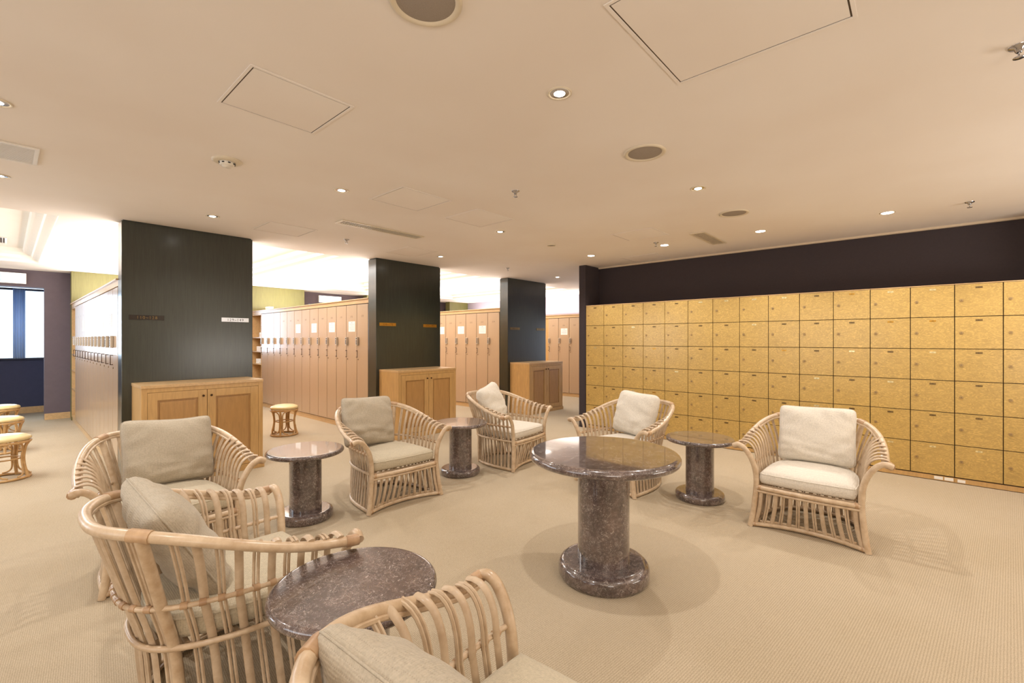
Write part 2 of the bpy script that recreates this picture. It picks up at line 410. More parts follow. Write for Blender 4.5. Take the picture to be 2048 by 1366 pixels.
# pillars: stained panels that end each locker bank
PX = [.773, 3.61, 6.455]
for x in PX:
    bm = bm_new(); box(bm, x, 5.9, .0, x+1.19, 6.11, H-.012, .004)
    box(bm, x+.012, 5.912, H-.012, x+1.178, 6.10, H)
    struct('pillar', bm, M['green_stain'])
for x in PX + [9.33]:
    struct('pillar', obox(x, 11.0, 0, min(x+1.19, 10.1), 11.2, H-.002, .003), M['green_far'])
# the hidden back halves of the banks
for x in PX:
    struct('partition', obox(x+.62, 6.12, 0, x+1.18, 10.97, 2.02), M['maple'])

# ------------------------------------------------------------------ sign plates on the pillars
def plate(x0, x1, z, s, mat, ink, label, h=.047, tsz=.042):
    bm = bm_new(); box(bm, x0, 5.893, z-h/2, x1, 5.8995, z+h/2, .0015)
    o = tag(obj('number_plate', bm, mat), label, 'sign', 'locker number plates on the green pillars')
    b2 = bm_new(); text(b2, s, tsz, ((x0+x1)/2, 5.8922, z), (1, 0, 0), adv=.6); obj('numerals', b2, ink, o)
plate(.83, 1.114, 1.63, '110~128', M['black_plate'], M['brass_dim'], 'black number plate on the left of the first dark green pillar')
plate(1.64, 1.92, 1.632, '129~149', M['steel'], M['ink'], 'mirror steel plate reading 129~149 on the first dark green pillar')
plate(3.665, 3.945, 1.632, '150~170', M['brass'], M['bronze'], 'brass number plate on the left of the middle green pillar')
plate(4.455, 4.72, 1.628, '171~191', M['brass'], M['bronze'], 'brass number plate on the right of the middle green pillar')
plate(6.52, 6.80, 1.622, '192~212', M['brass_dim'], M['bronze'], 'dull brass number plate on the left of the farthest green pillar')
plate(7.33, 7.60, 1.622, '213~233', M['brass_dim'], M['bronze'], 'dull brass number plate on the right of the farthest green pillar')

# ------------------------------------------------------------------ low cabinets in front of the pillars
def cabinet(x0, label):
    W, D, HH = 1.055, .485, .97; y1 = 5.896; y0 = y1-D
    t = thing('low_cabinet', label, 'cabinet', (x0+W/2, y0+D/2, 0), 0, 'low maple cabinets in front of the pillars')
    hw, hd = W/2, D/2
    bm = bm_new(); box(bm, -hw, -hd+.022, .06, hw, hd, HH-.03, .002); obj('body', bm, M['maple'], t)
    bm = bm_new(); box(bm, -hw-.004, -hd-.004, HH-.03, hw+.004, hd, HH, .004); obj('cabinet_top', bm, M['maple_trim'], t)
    bm = bm_new(); box(bm, -hw-.012, -hd-.012, 0, hw+.012, hd, .055, .004); box(bm, -hw-.006, -hd-.006, .055, hw+.006, hd, .066, .003); obj('plinth', bm, M['maple'], t)
    bm = bm_new()
    for s in (-1, 1): box(bm, s*hw-s*.045, -hd, .066, s*hw, -hd+.022, HH-.03, .002)
    box(bm, -hw+.045, -hd, HH-.07, hw-.045, -hd+.022, HH-.03, .002)
    obj('face_frame', bm, M['maple'], t)
    for s in (-1, 1):
        a, b = (-hw+.047, -.002) if s < 0 else (.002, hw-.047)
        z0, z1 = .07, HH-.073; st = .075
        bm = bm_new(); yf = -hd-.001
        for q in ((a, z0, a+st, z1), (b-st, z0, b, z1), (a+st, z0, b-st, z0+st), (a+st, z1-st, b-st, z1)):
            box(bm, q[0], yf, q[1], q[2], yf+.02, q[3], .002)
        d = obj('door', bm, M['maple'], t)
        bm = bm_new(); box(bm, a+st, yf+.012, z0+st, b-st, yf+.016, z1-st); box(bm, a+st+.018, yf+.004, z0+st+.018, b-st-.018, yf+.014, z1-st-.018, .006)
        obj('door_panel', bm, M['cabinet_panel'], d)
        bm = bm_new(); kx = -.035 if s < 0 else .035; kz = z1-.06
        tube(bm, [(kx, yf, kz), (kx, yf-.012, kz)], .004, 8); tube(bm, [(kx, yf-.010, kz), (kx, yf-.016, kz), (kx, yf-.024, kz)], lambda u: .009+.003*math.sin(PI*u), 10)
        obj('knob', bm, M['bronze'], d, True)
    return t
cabinet(.85, 'low two-door maple cabinet before the left green pillar, behind the rattan armchair')
cabinet(3.66, 'low two-door maple cabinet in front of the middle green pillar')
cabinet(6.515, 'low two-door maple cabinet in front of the farthest green pillar')

# ------------------------------------------------------------------ tall lockers
LP = .325
def make_locker():
    t = thing('tall_locker', 'tan locker', 'locker')
    bm = bm_new(); box(bm, .02, -LP+.001, .08, .58, -.001, 1.955); obj('body', bm, M['locker_edge'], t)
    bm = bm_new(); box(bm, 0, -LP+.0055, .088, .0195, -.0055, 1.945, .0015); d = obj('door', bm, M['locker_skin'], t)
    bm = bm_new(); box(bm, -.03, -.062, 1.315, 0, -.014, 1.445, .008); k = obj('keypad_lock', bm, [M['keypad']], d)
    bm = bm_new()
    for r in range(4):
        for c in range(2): box(bm, -.032, -.053+c*.017, 1.335+r*.018, -.030, -.041+c*.017, 1.347+r*.018)
    box(bm, -.032, -.052, 1.415, -.030, -.024, 1.433); obj('buttons', bm, M['keypad_dark'], k)
    bm = bm_new(); tube(bm, catmull([(0, -.018, 1.235), (-.02, -.018, 1.235), (-.026, -.022, 1.232), (-.026, -.05, 1.232)], 3)+catmull([(-.026, -.055, 1.225), (-.026, -.055, 1.145)], 3)+catmull([(-.026, -.05, 1.138), (-.026, -.022, 1.138), (-.02, -.018, 1.135), (0, -.018, 1.135)], 3), .004, 6)
    obj('handle', bm, M['bronze'], d, True)
    bm = bm_new(); tube(bm, [(0, -.04, 1.10), (-.005, -.04, 1.10)], .009, 12); obj('keyhole', bm, M['brass_dim'], d)
    return t
L0 = make_locker(); first_locker = [True]
def add_number(door, s):
    bm = bm_new(); text(bm, s, .038, (-.0006, -LP/2, 1.765), (0, -1, 0), adv=.62); obj('number', bm, M['ink'], door)
def add_notice(door, mode):
    bm = bm_new(); c = -LP/2-.01
    box(bm, -.0015, c-.10, 1.53, -.0002, c+.10, 1.69)
    b2 = bm_new()
    box(b2, -.0022, c-.02, 1.668, -.0015, c+.02, 1.676)
    for k in range(5): box(b2, -.0022, c-.075, 1.645-k*.022, -.0015, c+.075-(.03 if k in (1, 4) else 0), 1.649-k*.022)
    n = obj('notice', bm, M['paper'], door); obj('printed_lines', b2, M['pale_ink'], n); n['label'] = 'white paper notice with printed lines'
ORD = ['first', 'second', 'third', 'fourth', 'fifth', 'sixth', 'seventh', 'eighth', 'ninth', 'tenth', 'eleventh', 'twelfth', 'thirteenth']
def bank(x, n, y0, num0, notices, where, gname):
    for i in range(n):
        if first_locker[0]: t = L0; first_locker[0] = False; base = [c for c in t.children if c.name.startswith('door')]
        else: t = dup(PROTO)
        t.location = (x, y0+(i+1)*LP, 0)
        door = [c for c in t.children if c.name.startswith('door')][0]
        add_number(door, str(num0-i))
        if i in notices: add_notice(door, 0)
        t['label'] = 'tan tall locker, %s from %s%s' % (ORD[i], where, ', notice on door' if i in notices else '')
        t['category'] = 'locker'; t['group'] = gname
        print_order.append(t)
    ye = y0+n*LP
    return ye
print_order = []
PROTO = dup(L0)   # clean prototype used for copies
BY = 6.145
def cornice(x, y1, label, depth=.60):
    t = thing('locker_cornice', label, 'cornice', (x, BY, 0), 0, 'maple cornices on the locker banks')
    bm = bm_new(); box(bm, .0, -.02, 1.956, depth, y1-BY, 2.015); obj('frieze', bm, M['maple_trim'], t)
    bm = bm_new(); box(bm, -.02, -.03, 2.015, depth, y1-BY+.02, 2.032, .004); obj('top_moulding', bm, M['maple_trim'], t)
    t = thing('locker_plinth', label.replace('cornice along the top', 'plinth along the bottom'), 'plinth', (x, BY, 0), 0, 'maple plinths under the locker banks')
    bm = bm_new(); box(bm, .008, -.02, 0, depth, y1-BY, .068, .002); obj('plinth_board', bm, M['maple_trim'], t)
    bm = bm_new(); box(bm, .0, -.02, .068, depth, y1-BY, .078, .002); obj('plinth_lip', bm, M['maple_trim'], t)
def shelf_unit(x, y0, y1, label):
    t = thing('open_shelf', label, 'shelf', (x, y0, 0), 0, 'open shelf units at the far ends of the locker banks'); W = y1-y0
    bm = bm_new(); box(bm, 0, 0, .08, .5, .018, 1.955); box(bm, 0, W-.018, .08, .5, W, 1.955); obj('side_panel', bm, M['maple_trim'], t)
    obj('back_panel', obox(.5, 0, .08, .52, W, 1.955), M['maple'], t)
    for z in (.08, .55, .87, 1.14, 1.44, 1.93): obj('shelf_board', obox(.0, .018, z, .5, W-.018, z+.022), M['maple_trim'], t)
def towel(x, y, z, label, s=1.0):
    bm = bm_new()
    for k in range(3):
        w_ = .11*s; box(bm, -.09*s, -w_, k*.034, .09*s, w_, k*.034+.032, .012)
    tag(obj('folded_towel', bm, M['towel'], None, True, (x, y, z)), label, 'towel', 'white towels on the open shelf')
banks = [(.775, 13, 124, (1, 3, 6, 9), 'the left pillar in left bank', 'tall lockers of the left bank'),
         (3.627, 13, 173, (1, 3, 5, 7), 'the middle green pillar', 'tall lockers of the middle bank'),
         (6.48, 13, 214, (1, 3, 5, 7), 'the farthest green pillar', 'tall lockers of the third bank'),
         (9.33, 13, 259, (1, 3, 6), 'the pier, against the far side wall', 'tall lockers by the side wall')]
ends = []
for i, (x, n, n0, nt, wh, g) in enumerate(banks):
    y0 = BY if i < 3 else BY-LP*2
    n_ = 6 if i == 2 else (5 if i == 3 else 13)   # further lockers of the last two banks cannot be seen
    ye = bank(x, n_, y0, n0, nt, wh, g)
for o in [PROTO]+list(PROTO.children_recursive): bpy.data.objects.remove(o)
cornice(.775, 10.98, 'maple cornice along the top of the far left locker bank')
cornice(3.627, 10.98, 'maple cornice along the top of the middle locker bank')
cornice(6.48, 10.98, 'maple cornice along the top of the third locker bank')
cornice(9.33, 10.98, 'maple cornice along the top of the locker bank by the side wall', .76)
struct('partition', obox(6.5, BY+6*LP, 0.08, 7.05, 10.97, 1.955), M['maple'])
struct('partition', obox(9.35, BY+3*LP, 0.08, 10.09, 10.97, 1.955), M['maple'])
struct('partition', obox(9.35, 5.2, 0.0, 10.09, BY-2*LP, 2.03), M['maple'])
shelf_unit(.775, BY+13*LP+.02, 10.97, 'open maple shelf unit at the far end of the left locker bank')
shelf_unit(3.627, BY+13*LP+.02, 10.97, 'open maple shelf unit seen beside the left green pillar')
towel(3.74, 10.66, 1.162, 'white folded towel on the middle shelf beside the left green pillar', .9)
towel(3.74, 10.70, .892, 'white folded towel on the lower shelf beside the left green pillar', .9)
towel(3.74, 10.62, 1.462, 'white folded towel on the top shelf beside the left green pillar', .6)
tag(obj('small_box', obox(3.74, 10.30, 2.033, 3.84, 10.48, 2.11, .006), M['white_plastic']), 'small cream box on top of the middle locker bank', 'box')

# ------------------------------------------------------------------ wall of small lockers on the right
PITCH = .325; ROWH = .3138; Z0 = .058
def wall_unit(y_left, ncol, num0, label, nrow=6):
    t = thing('wall_locker_unit', label, 'locker', (6.2, y_left, 0), 0, 'figured maple locker units along the right wall')
    Wd = ncol*PITCH
    bm = bm_new(); box(bm, .0185, -Wd+.002, .05, .41, -.002, 1.938); obj('carcass', bm, M['locker_edge'], t)
    bm = bm_new(); box(bm, .003, -Wd+.001, .006, .40, -.001, .05); obj('plinth', bm, M['maple'], t)
    bm = bm_new(); box(bm, .0, -Wd+.001, 1.9405, .41, -.001, 1.949); obj('top_edge', bm, M['maple_trim'], t)
    num = num0
    for c in range(ncol):
        for r in range(nrow):
            ya = -c*PITCH-.0025; yb = -(c+1)*PITCH+.0025; zt = 1.9405-r*ROWH-.0025; zb = 1.9405-(r+1)*ROWH+.0025
            o = bpy.data.objects.new('door', DOOR_ME); C.objects.link(o); o.parent = t; o.location = (0, (ya+yb)/2, (zt+zb)/2)
            k = bpy.data.objects.new('lock', LOCK_ME); C.objects.link(k); k.parent = o; k.location = (0, .115, .0)
            rnd = random.random(); mat = M['brass_dim'] if rnd < .62 else (M['bright_plate'] if rnd < .85 else M['brass'])
            bm = bm_new(); box(bm, -.0012, -.024, -.0085, -.0001, .024, .0085); text(bm, str(num), .014, (-.0016, 0, 0), (0, -1, 0), 1, .62)
            p = obj('number_plate', bm, [mat, M['ink']], o); p.location = (0, -.005, .120)
            num += 1
    return t
bm = bm_new(); box(bm, 0, -PITCH/2+.0032, -ROWH/2+.0032, .018, PITCH/2-.0032, ROWH/2-.0032, .0018)
DOOR_ME = bpy.data.meshes.new('door'); bm.to_mesh(DOOR_ME); bm.free(); DOOR_ME.materials.append(M['maple_figured'])
bm = bm_new(); tube(bm, [(0, 0, 0), (-.004, 0, 0)], .0145, 18); tube(bm, [(-.003, 0, 0), (-.009, 0, 0)], .009, 14); box(bm, -.0095, -.0012, -.005, -.0088, .0012, .005, 0, 1)
LOCK_ME = bpy.data.meshes.new('lock'); bm.to_mesh(LOCK_ME); bm.free(); LOCK_ME.materials.append(M['lock_brass']); LOCK_ME.materials.append(M['ink'])
yl = 3.975
unit_labels = ['single column of six small maple lockers against the dark pier',
    'block of twelve small maple lockers, second from the dark pier',
    'block of twelve small maple lockers, third from the dark pier',
    'block of twelve small maple lockers, fourth from the dark pier',
    'block of twelve small maple lockers, fifth from the dark pier',
    'block of twelve small maple lockers, sixth from the dark pier',
    'block of small maple lockers, seventh from the dark pier, paper stickers at its foot',
    'block of small maple lockers cut off by the right edge of the photo']
for i in range(8):
    nc = 1 if i == 0 else 2
    u = wall_unit(yl, nc, 1+(0 if i == 0 else 6+(i-1)*12), unit_labels[i])
    if i == 6:
        for ys in (yl-.65+.04, yl-.65+.115):
            st = obj('sticker', obox(6.2015-6.2, ys-.032-yl, .014, 6.2028-6.2, ys+.032-yl, .044), M['paper'], u); st['label'] = 'white paper sticker'
    if i == 7:
        st = obj('sticker', obox(.0015, -.075, .012, .0028, -.02, .04), M['paper'], u); st['label'] = 'white paper sticker'
    yl -= nc*PITCH

# ------------------------------------------------------------------ marble tables
def table(name, label, x, y, R, Ht, th, rc, rb, hb, grp=None, rz=0):
    t = thing(name, label, 'table', (x, y, 0), rz, grp)
    bm = bm_new(); e = th/2
    prof = [(0, Ht)] + [(R-e, Ht)] + [(R-e+e*math.sin(a), Ht-e+e*math.cos(a)) for a in [PI*k/10 for k in range(1, 10)]] + [(R-e, Ht-th), (0, Ht-th)]
    lathe(bm, prof, 96); obj('tabletop', bm, M['marble'], t, 'keep')
    bm = bm_new(); lathe(bm, [(rc, Ht-th), (rc, Ht-th-.004), (rc, hb+.004), (rc, hb-.01)], 64); obj('column', bm, M['marble'], t, 'keep')
    bm = bm_new(); e = hb*.42
    prof = [(0, hb), (rb-e, hb)] + [(rb-e+e*math.sin(PI/2*k/6), hb-e+e*math.cos(PI/2*k/6)) for k in range(1, 7)] + [(rb, e*.5), (rb-e*.25, 0.0), (0, 0.0)]
    lathe(bm, prof, 80); obj('base', bm, M['marble'], t, 'keep')
    return t
table('round_table', 'large round brown marble table on thick column in the centre', 2.39, 1.41, .44, .737, .052, .152, .268, .095)
table('side_table', 'small round marble table in the foreground between two rattan armchairs', .833, 1.494, .285, .542, .036, .118, .205, .07, 'small round marble side tables', .4)
table('side_table', 'small round marble table in front of the left cabinet corner', 1.585, 3.61, .285, .542, .036, .118, .205, .07, 'small round marble side tables', 1.3)
table('side_table', 'small round marble table between two armchairs in front of middle cabinet', 3.20, 3.60, .28, .542, .036, .118, .205, .07, 'small round marble side tables', 2.2)
table('side_table', 'small round marble table beside the armchair with the white pillow', 4.107, 1.453, .285, .542, .036, .118, .205, .07, 'small round marble side tables', 3.1)

# ------------------------------------------------------------------ rattan armchair (front faces local -y)
def U(s, wd, yf, yb, e=.72):
    p = s*PI/2; a, b = abs(math.sin(p)), max(0, math.cos(p))
    return Vector((wd*math.copysign(a**e, s), yf+(yb-yf)*b**e, 0))
tab = [(-1+2*i/400) for i in range(401)]; acc = [0]
for i in range(400): acc.append(acc[-1]+(U(tab[i+1], .32, -.31, .33)-U(tab[i], .32, -.31, .33)).length)
def s_of(tau):
    L = tau*acc[-1]
    for i in range(400):
        if acc[i+1] >= L: return tab[i]+(tab[i+1]-tab[i])*(L-acc[i])/(acc[i+1]-acc[i]+1e-9)
    return 1.0
def sm(x): x = max(0, min(1, x)); return x*x*(3-2*x)
def rail(tau):
    s = s_of(tau); d = min(tau, 1-tau)       # 0 at the arm tips, .5 at the middle of the back
    p = U(s, .440, -.30, .465, .78)
    flare = .022*sm(1-d/.06)
    p.x += math.copysign(flare, s)
    p.z = .585+.18*sm(d/.40)**1.12
    return p
def lev(tau, z):
    s = s_of(tau)
    if z <= .31:
        k = z/.31; wd = .342+(.305-.342)*k**.8; yf = -.325+.02*k; yb = .30+.03*k
    else:
        k = (z-.31)/.16; wd = .305+.022*k*k; yf = -.305-.003*k; yb = .33+.045*k
    p = U(s, wd, yf, yb); p.z = z; return p
def cane_path(tau):
    a = lev(tau, .018); b = lev(tau, .16); c = lev(tau, .31); d = lev(tau, .47); r = rail(tau)
    q = min(tau, 1-tau); arm = 1-sm((q-.1)/.3)
    out = (r-d); out.z = 0; ol = out.length; on = out.normalized()
    end = r+Vector((0, 0, .022*arm+.0))-on*.004*(1-arm)+on*.004*arm
    tdir = (on*arm-Vector((0, 0, .35*arm))+Vector((0, 0, 1))*(1-arm)+on*.35*(1-arm)).normalized()
    h = end.z-d.z; k1 = h*(.75 if arm > .5 else .5); k2 = ol*.55+h*.1
    P1 = d+Vector((0, 0, k1))*arm+(end-d)*.4*(1-arm); P2 = (end-tdir*k2)*arm+(end-(end-d)*.3)*(1-arm)
    pts = [a, b, c, d]; res = catmull(pts, 3)
    for i in range(1, 9):
        t = i/8; res.append((1-t)**3*d+3*(1-t)**2*t*P1+3*(1-t)*t*t*P2+t**3*end)
    return res
def build_chair():
    t = thing('rattan_armchair', '', 'armchair')
    # top rail and its thinner companion
    bm = bm_new(); pts = [rail(i/60) for i in range(61)]
    tube(bm, pts, .0195, 10)
    inner = [p+Vector((-p.x*.045, -.012 if p.y > .1 else 0, -.014)) for p in pts]
    tube(bm, inner, .008, 6); rail_bm = bm
    # hoops
    bm = bm_new(); tube(bm, [lev(i/48, .31)*1.0+Vector((0, 0, 0)) + (lev(i/48, .31)-Vector((0, 0, .31))).normalized()*.018 for i in range(49)], .011, 8); obj('seat_hoop', bm, M['rattan'], t, True)
    bm = bm_new(); tube(bm, [lev(i/48, .47)+(lev(i/48, .47)-Vector((0, 0, .47))).normalized()*.014 for i in range(49)], .0095, 8); hoop = bm
    bm = bm_new(); tube(bm, [lev(i/48, .018) for i in range(49)], .016, 8)
    tube(bm, [lev(i/48, .018)*.93+Vector((0, 0, .006)) for i in range(1, 48)], .008, 6); obj('base_hoop', bm, M['rattan'], t, True)
    # canes round the sides and back: broad canes alternate with pairs of thin ones
    N = 31; bm = bm_new(); lash = hoop; back_posts = (.355, .645)
    for i in range(N):
        tau = .035+.93*i/(N-1)
        pa = cane_path(tau); s = s_of(tau); e = .004
        sd = (lev(min(1, tau+e), .31)-lev(max(0, tau-e), .31)).normalized()
        if any(abs(tau-b) < .014 for b in back_posts): continue
        if i % 2 == 0: tube(bm, pa, .0145, 8, r2=.0075, side=sd)
        else:
            for q in (-1, 1): tube(bm, [p+sd*q*.0072 for p in pa], .0062, 6)
        m = lev(tau, .47); n = (m-Vector((0, 0, .47))).normalized(); c0 = m+n*.012
        tube(lash, [c0-sd*.011, c0-sd*.004, c0+sd*.004, c0+sd*.011], .0135, 8, mi=1)
        tube(lash, [m+n*.002+Vector((0, 0, -.012))-sd*.012, m+n*.024, m+n*.002+Vector((0, 0, .012))+sd*.012], .0022, 5, mi=1)
    obj('side_canes', bm, M['rattan_flat'], t, True); obj('middle_hoop', hoop, [M['rattan'], M['rattan_bind']], t, True)
    # posts
    for b in back_posts:
        bm = bm_new(); pa = cane_path(b); pa = [p+(p-Vector((0, 0, p.z))).normalized()*.006 for p in pa]; pa[0].z = 0
        tube(bm, pa, .019, 10); obj('back_post', bm, M['rattan'], t, True)
        r = rail(b); r2_ = rail(b+.012); tube(rail_bm, [r-(r2_-r)*1.3, r, r+(r2_-r)*1.3], .0225, 10, mi=1)
    for sx in (-1, 1):
        bm = bm_new(); rp = rail(0 if sx < 0 else 1)
        P = [(sx*.352, -.338, 0), (sx*.332, -.326, .12), (sx*.315, -.315, .30), (sx*.322, -.316, .42), (sx*.348, -.322, .505), (sx*.392, -.325, .572), (sx*.435, -.322, .596), (rp.x+sx*.012, rp.y-.012, rp.z-.001)]
        tube(bm, catmull(P, 5), .0195, 10); lash = bm
        q = rail(.008 if sx < 0 else .992); q2 = rail(.03 if sx < 0 else .97)
        tube(rail_bm, [rp+(rp-q2)*.25, q, q+(q2-q)*.6], .0235, 10, mi=1)
        tube(lash, [(sx*.30, -.318, .296), (sx*.278, -.318, .296)], .0205, 10, mi=1)
        tube(lash, [(sx*.33, -.33, .02), (sx*.305, -.318, .02)], .0185, 10, mi=1); obj('front_post', bm, [M['rattan'], M['rattan_bind']], t, True)
    obj('top_rail', rail_bm, [M['rattan'], M['rattan_bind']], t, True)
    # front rail, bowed front base bar and front canes
    bm = bm_new(); fr = catmull([(-.315, -.318, .296), (-.15, -.334, .296), (0, -.338, .296), (.15, -.334, .296), (.315, -.318, .296)], 5)
    tube(bm, fr, .017, 10); tube(bm, [p+Vector((0, -.006, -.026)) for p in fr], .009, 8); obj('front_rail', bm, M['rattan'], t, True)
    bm = bm_new(); fb = catmull([(-.345, -.335, .02), (-.18, -.285, .024), (0, -.268, .026), (.18, -.285, .024), (.345, -.335, .02)], 6)
    tube(bm, fb, .0165, 10); tube(bm, [p+Vector((0, .004, .024)) for p in fb[2:-2]], .008, 6); obj('front_base_bar', bm, M['rattan'], t, True)
    bm = bm_new()
    for i in range(13):
        u = -1+2*(i+.5)/13; k = (u+1)/2*(len(fb)-1); lo = fb[int(k)].lerp(fb[min(len(fb)-1, int(k)+1)], k-int(k))
        k = (u*.97+1)/2*(len(fr)-1); hi = fr[int(k)].lerp(fr[min(len(fr)-1, int(k)+1)], k-int(k))+Vector((0, .002, -.015))
        mid = (lo+hi)/2+Vector((0, .0, 0)); mid.x *= .97
        pa = catmull([lo, mid, hi], 4)
        if i % 2 == 0: tube(bm, pa, .0135, 8, r2=.008, side=(1, 0, 0))
        else:
            for q in (-1, 1): tube(bm, [p+Vector((q*.0068, 0, 0)) for p in pa], .006, 6)
    obj('front_canes', bm, M['rattan_flat'], t, True)
    # seat deck and cushion
    bm = bm_new()
    for k in range(9):
        y = -.29+.072*k; xw = .285*max(.2, 1-max(0, (y-.05)/.30)**2.2)
        tube(bm, [(-xw, y, .305), (xw, y, .305)], .009, 6)
    obj('seat_slats', bm, M['rattan_flat'], t, True)
    bm = bm_new(); rings = []; n = 56
    def outline(k, sh, z):
        a = k/n
        if a < .62:
            p = U(-1+2*(a/.62), .290*sh, -.312*sh, .30*sh, .6)
        else:
            b = (a-.62)/.38; p = Vector((.290*sh*(1-2*b), -.312*sh-.014*sh*math.sin(PI*b), 0))
        return p+Vector((0, 0, z))
    prof = [(.0, .318), (.5, .318), (.9, .32), (.97, .328), (1.0, .345), (1.012, .37), (1.0, .397), (.97, .412), (.90, .423), (.7, .438), (.4, .447), (.15, .45), (0, .45)]
    for sh, z in prof:
        rings.append([bm.verts.new((0, -.02, z))] if sh == 0 else [bm.verts.new(outline(k, sh, z)) for k in range(n)])
    for a, b in zip(rings, rings[1:]):
        for k in range(n):
            j = (k+1) % n
            f = bm.faces.new((a[0], b[k], b[j]) if len(a) == 1 else ((a[k], a[j], b[0]) if len(b) == 1 else (a[k], a[j], b[j], b[k]))); f.smooth = True
    cu = obj('seat_cushion', bm, M['fabric_seat'], t)
    bm = bm_new(); tube(bm, [outline(k, 1.0, .398) for k in range(n)], .0035, 5, closed=True); obj('piping', bm, M['fabric_seat'], cu)
    return t
ch0 = build_chair()
def pillow_mesh(seed, mat):
    rnd = random.Random(seed); n = 34; W_, H_, T = .258, .225, .098
    ph = [rnd.uniform(0, 6) for _ in range(8)]; k1 = rnd.uniform(.6, 1.3)
    bm = bm_new(); G = {}
    for sd in (-1, 1):
        for i in range(n+1):
            for j in range(n+1):
                u = -1+2*i/n; v = -1+2*j/n
                edge = i in (0, n) or j in (0, n)
                if edge and sd == 1: G[(1, i, j)] = G[(-1, i, j)]; continue
                g = max(0, (1-abs(u)**3.0))*max(0, (1-abs(v)**3.0)); th = T*g**.47; cr = (abs(u)*abs(v))**7
                px = u*W_*(1-.035*(1-v*v)-.07*cr); pz = v*H_*(1-.045*(1-u*u)-.09*cr)
                if v > 0: pz += .012*abs(u)**3*math.sin(ph[0])+.006*math.sin(2.4*u+ph[1])
                wr = .0035*math.sin(9*v+4*u+ph[2])*(1-g*.4)+.005*max(0, -v-.2)*math.sin(24*v+3*math.sin(2*u+ph[3]))+.003*math.sin(15*u+ph[4])*abs(v)**2+.003*math.sin(7*u*v*3+ph[5])
                wr += .006*k1*math.exp(-((v+.45+.12*math.sin(2.2*u+ph[6]))/.10)**2)-.006*k1*math.exp(-((v+.62+.10*math.sin(1.7*u+ph[7]))/.09)**2)+.004*math.sin(3.3*u+5*v+ph[6])
                y = sd*(th+wr*min(1, g*4))
                G[(sd, i, j)] = bm.verts.new((px, y, pz))
    for sd in (-1, 1):
        for i in range(n):
            for j in range(n):
                q = [G[(sd, i, j)], G[(sd, i+1, j)], G[(sd, i+1, j+1)], G[(sd, i, j+1)]]
                f = bm.faces.new(q if sd == -1 else q[::-1]); f.smooth = True
    rim = [(u, -1) for u in range(n)]; path = []
    for i in range(n): path.append(G[(-1, i, 0)].co.copy())
    for j in range(n): path.append(G[(-1, n, j)].co.copy())
    for i in range(n, 0, -1): path.append(G[(-1, i, n)].co.copy())
    for j in range(n, 0, -1): path.append(G[(-1, 0, j)].co.copy())
    me = bpy.data.meshes.new('pillow'); bm.to_mesh(me); bm.free(); me.materials.append(mat)
    b2 = bm_new(); tube(b2, path, .0032, 5, closed=True)
    m2 = bpy.data.meshes.new('seam'); b2.to_mesh(m2); b2.free(); m2.materials.append(mat)
    return me, m2
CH = [  # x, y, heading degrees, seat tone, pillow tone (part dye, part painted light), chair label, pillow label, pillow (dx, dy, dz, lean, roll, turn)
    (.70, 3.62, 0, 'fabric_seat', 'fabric_greige', 'rattan barrel armchair in front of the left cabinet, facing the camera', 'wide beige linen pillow on the armchair before the left cabinet', (.05, .19, .645, 20, 1, 0)),
    (2.31, 3.59, -3.5, 'fabric_seat', 'fabric_greige', 'rattan armchair with beige pillow between two small marble tables', 'crumpled beige pillow on the armchair between two small tables', (-.09, .18, .655, 16, 4, 6)),
    (3.90, 3.58, 6.4, 'fabric_pale', 'fabric_pale', 'rattan armchair right of the middle cabinet, nearest the farthest pillar', 'pale pillow tilted sideways on the armchair by the farthest pillar', (-.06, .17, .66, 20, -9, 14)),
    (4.09, 2.16, -99.7, 'fabric_pale', 'fabric_pale', 'rattan armchair partly hidden behind the big round table', 'off-white pillow on the armchair behind the big round table', (-.02, .18, .655, 16, 3, -6)),
    (4.10, .61, -88.9, 'fabric_pale', 'fabric_pale', 'rattan armchair standing alone at the right, facing the big table', 'off-white linen pillow on the armchair alone at the right', (.0, .18, .648, 17, 0, 2)),
    (.655, 2.18, 90, 'fabric_seat', 'fabric_greige', 'rattan armchair in the left foreground, seen from behind', 'beige pillow in the left foreground armchair, seen edge on', (.04, .20, .62, 30, -3, 0)),
    (.79, .66, 91, 'fabric_seat', 'fabric_greige', 'rattan armchair cut off by the bottom edge, seen from behind', 'textured beige pillow at the bottom edge of the photo', (.06, .22, .605, 32, -2, 2)),
]
for i, (x, y, a, seat, pil, lab, plab, pp) in enumerate(CH):
    t = ch0 if i == 0 else dup(ch0)
    t.location = (x, y, 0); t.rotation_euler = (0, 0, math.radians(a)); tag(t, lab, 'armchair', 'rattan armchairs round the marble tables')
    if seat != 'fabric_seat':
        for c in t.children_recursive:
            if c.name.startswith(('seat_cushion', 'piping')): c.data = c.data.copy(); c.data.materials[0] = M[seat]
    me, m2 = pillow_mesh(i+3, M[pil])
    p = bpy.data.objects.new('pillow', me); C.objects.link(p)
    R = Matrix.Translation((x, y, 0)) @ Matrix.Rotation(math.radians(a), 4, 'Z') @ Matrix.Translation((pp[0], pp[1], pp[2])) @ Matrix.Rotation(math.radians(pp[5]), 4, 'Z') @ Matrix.Rotation(math.radians(-pp[3]), 4, 'X') @ Matrix.Rotation(math.radians(pp[4]), 4, 'Y')
    p.matrix_world = R; tag(p, plab, 'pillow', 'linen pillows on the armchairs')
    s = bpy.data.objects.new('seam', m2); C.objects.link(s); s.parent = p

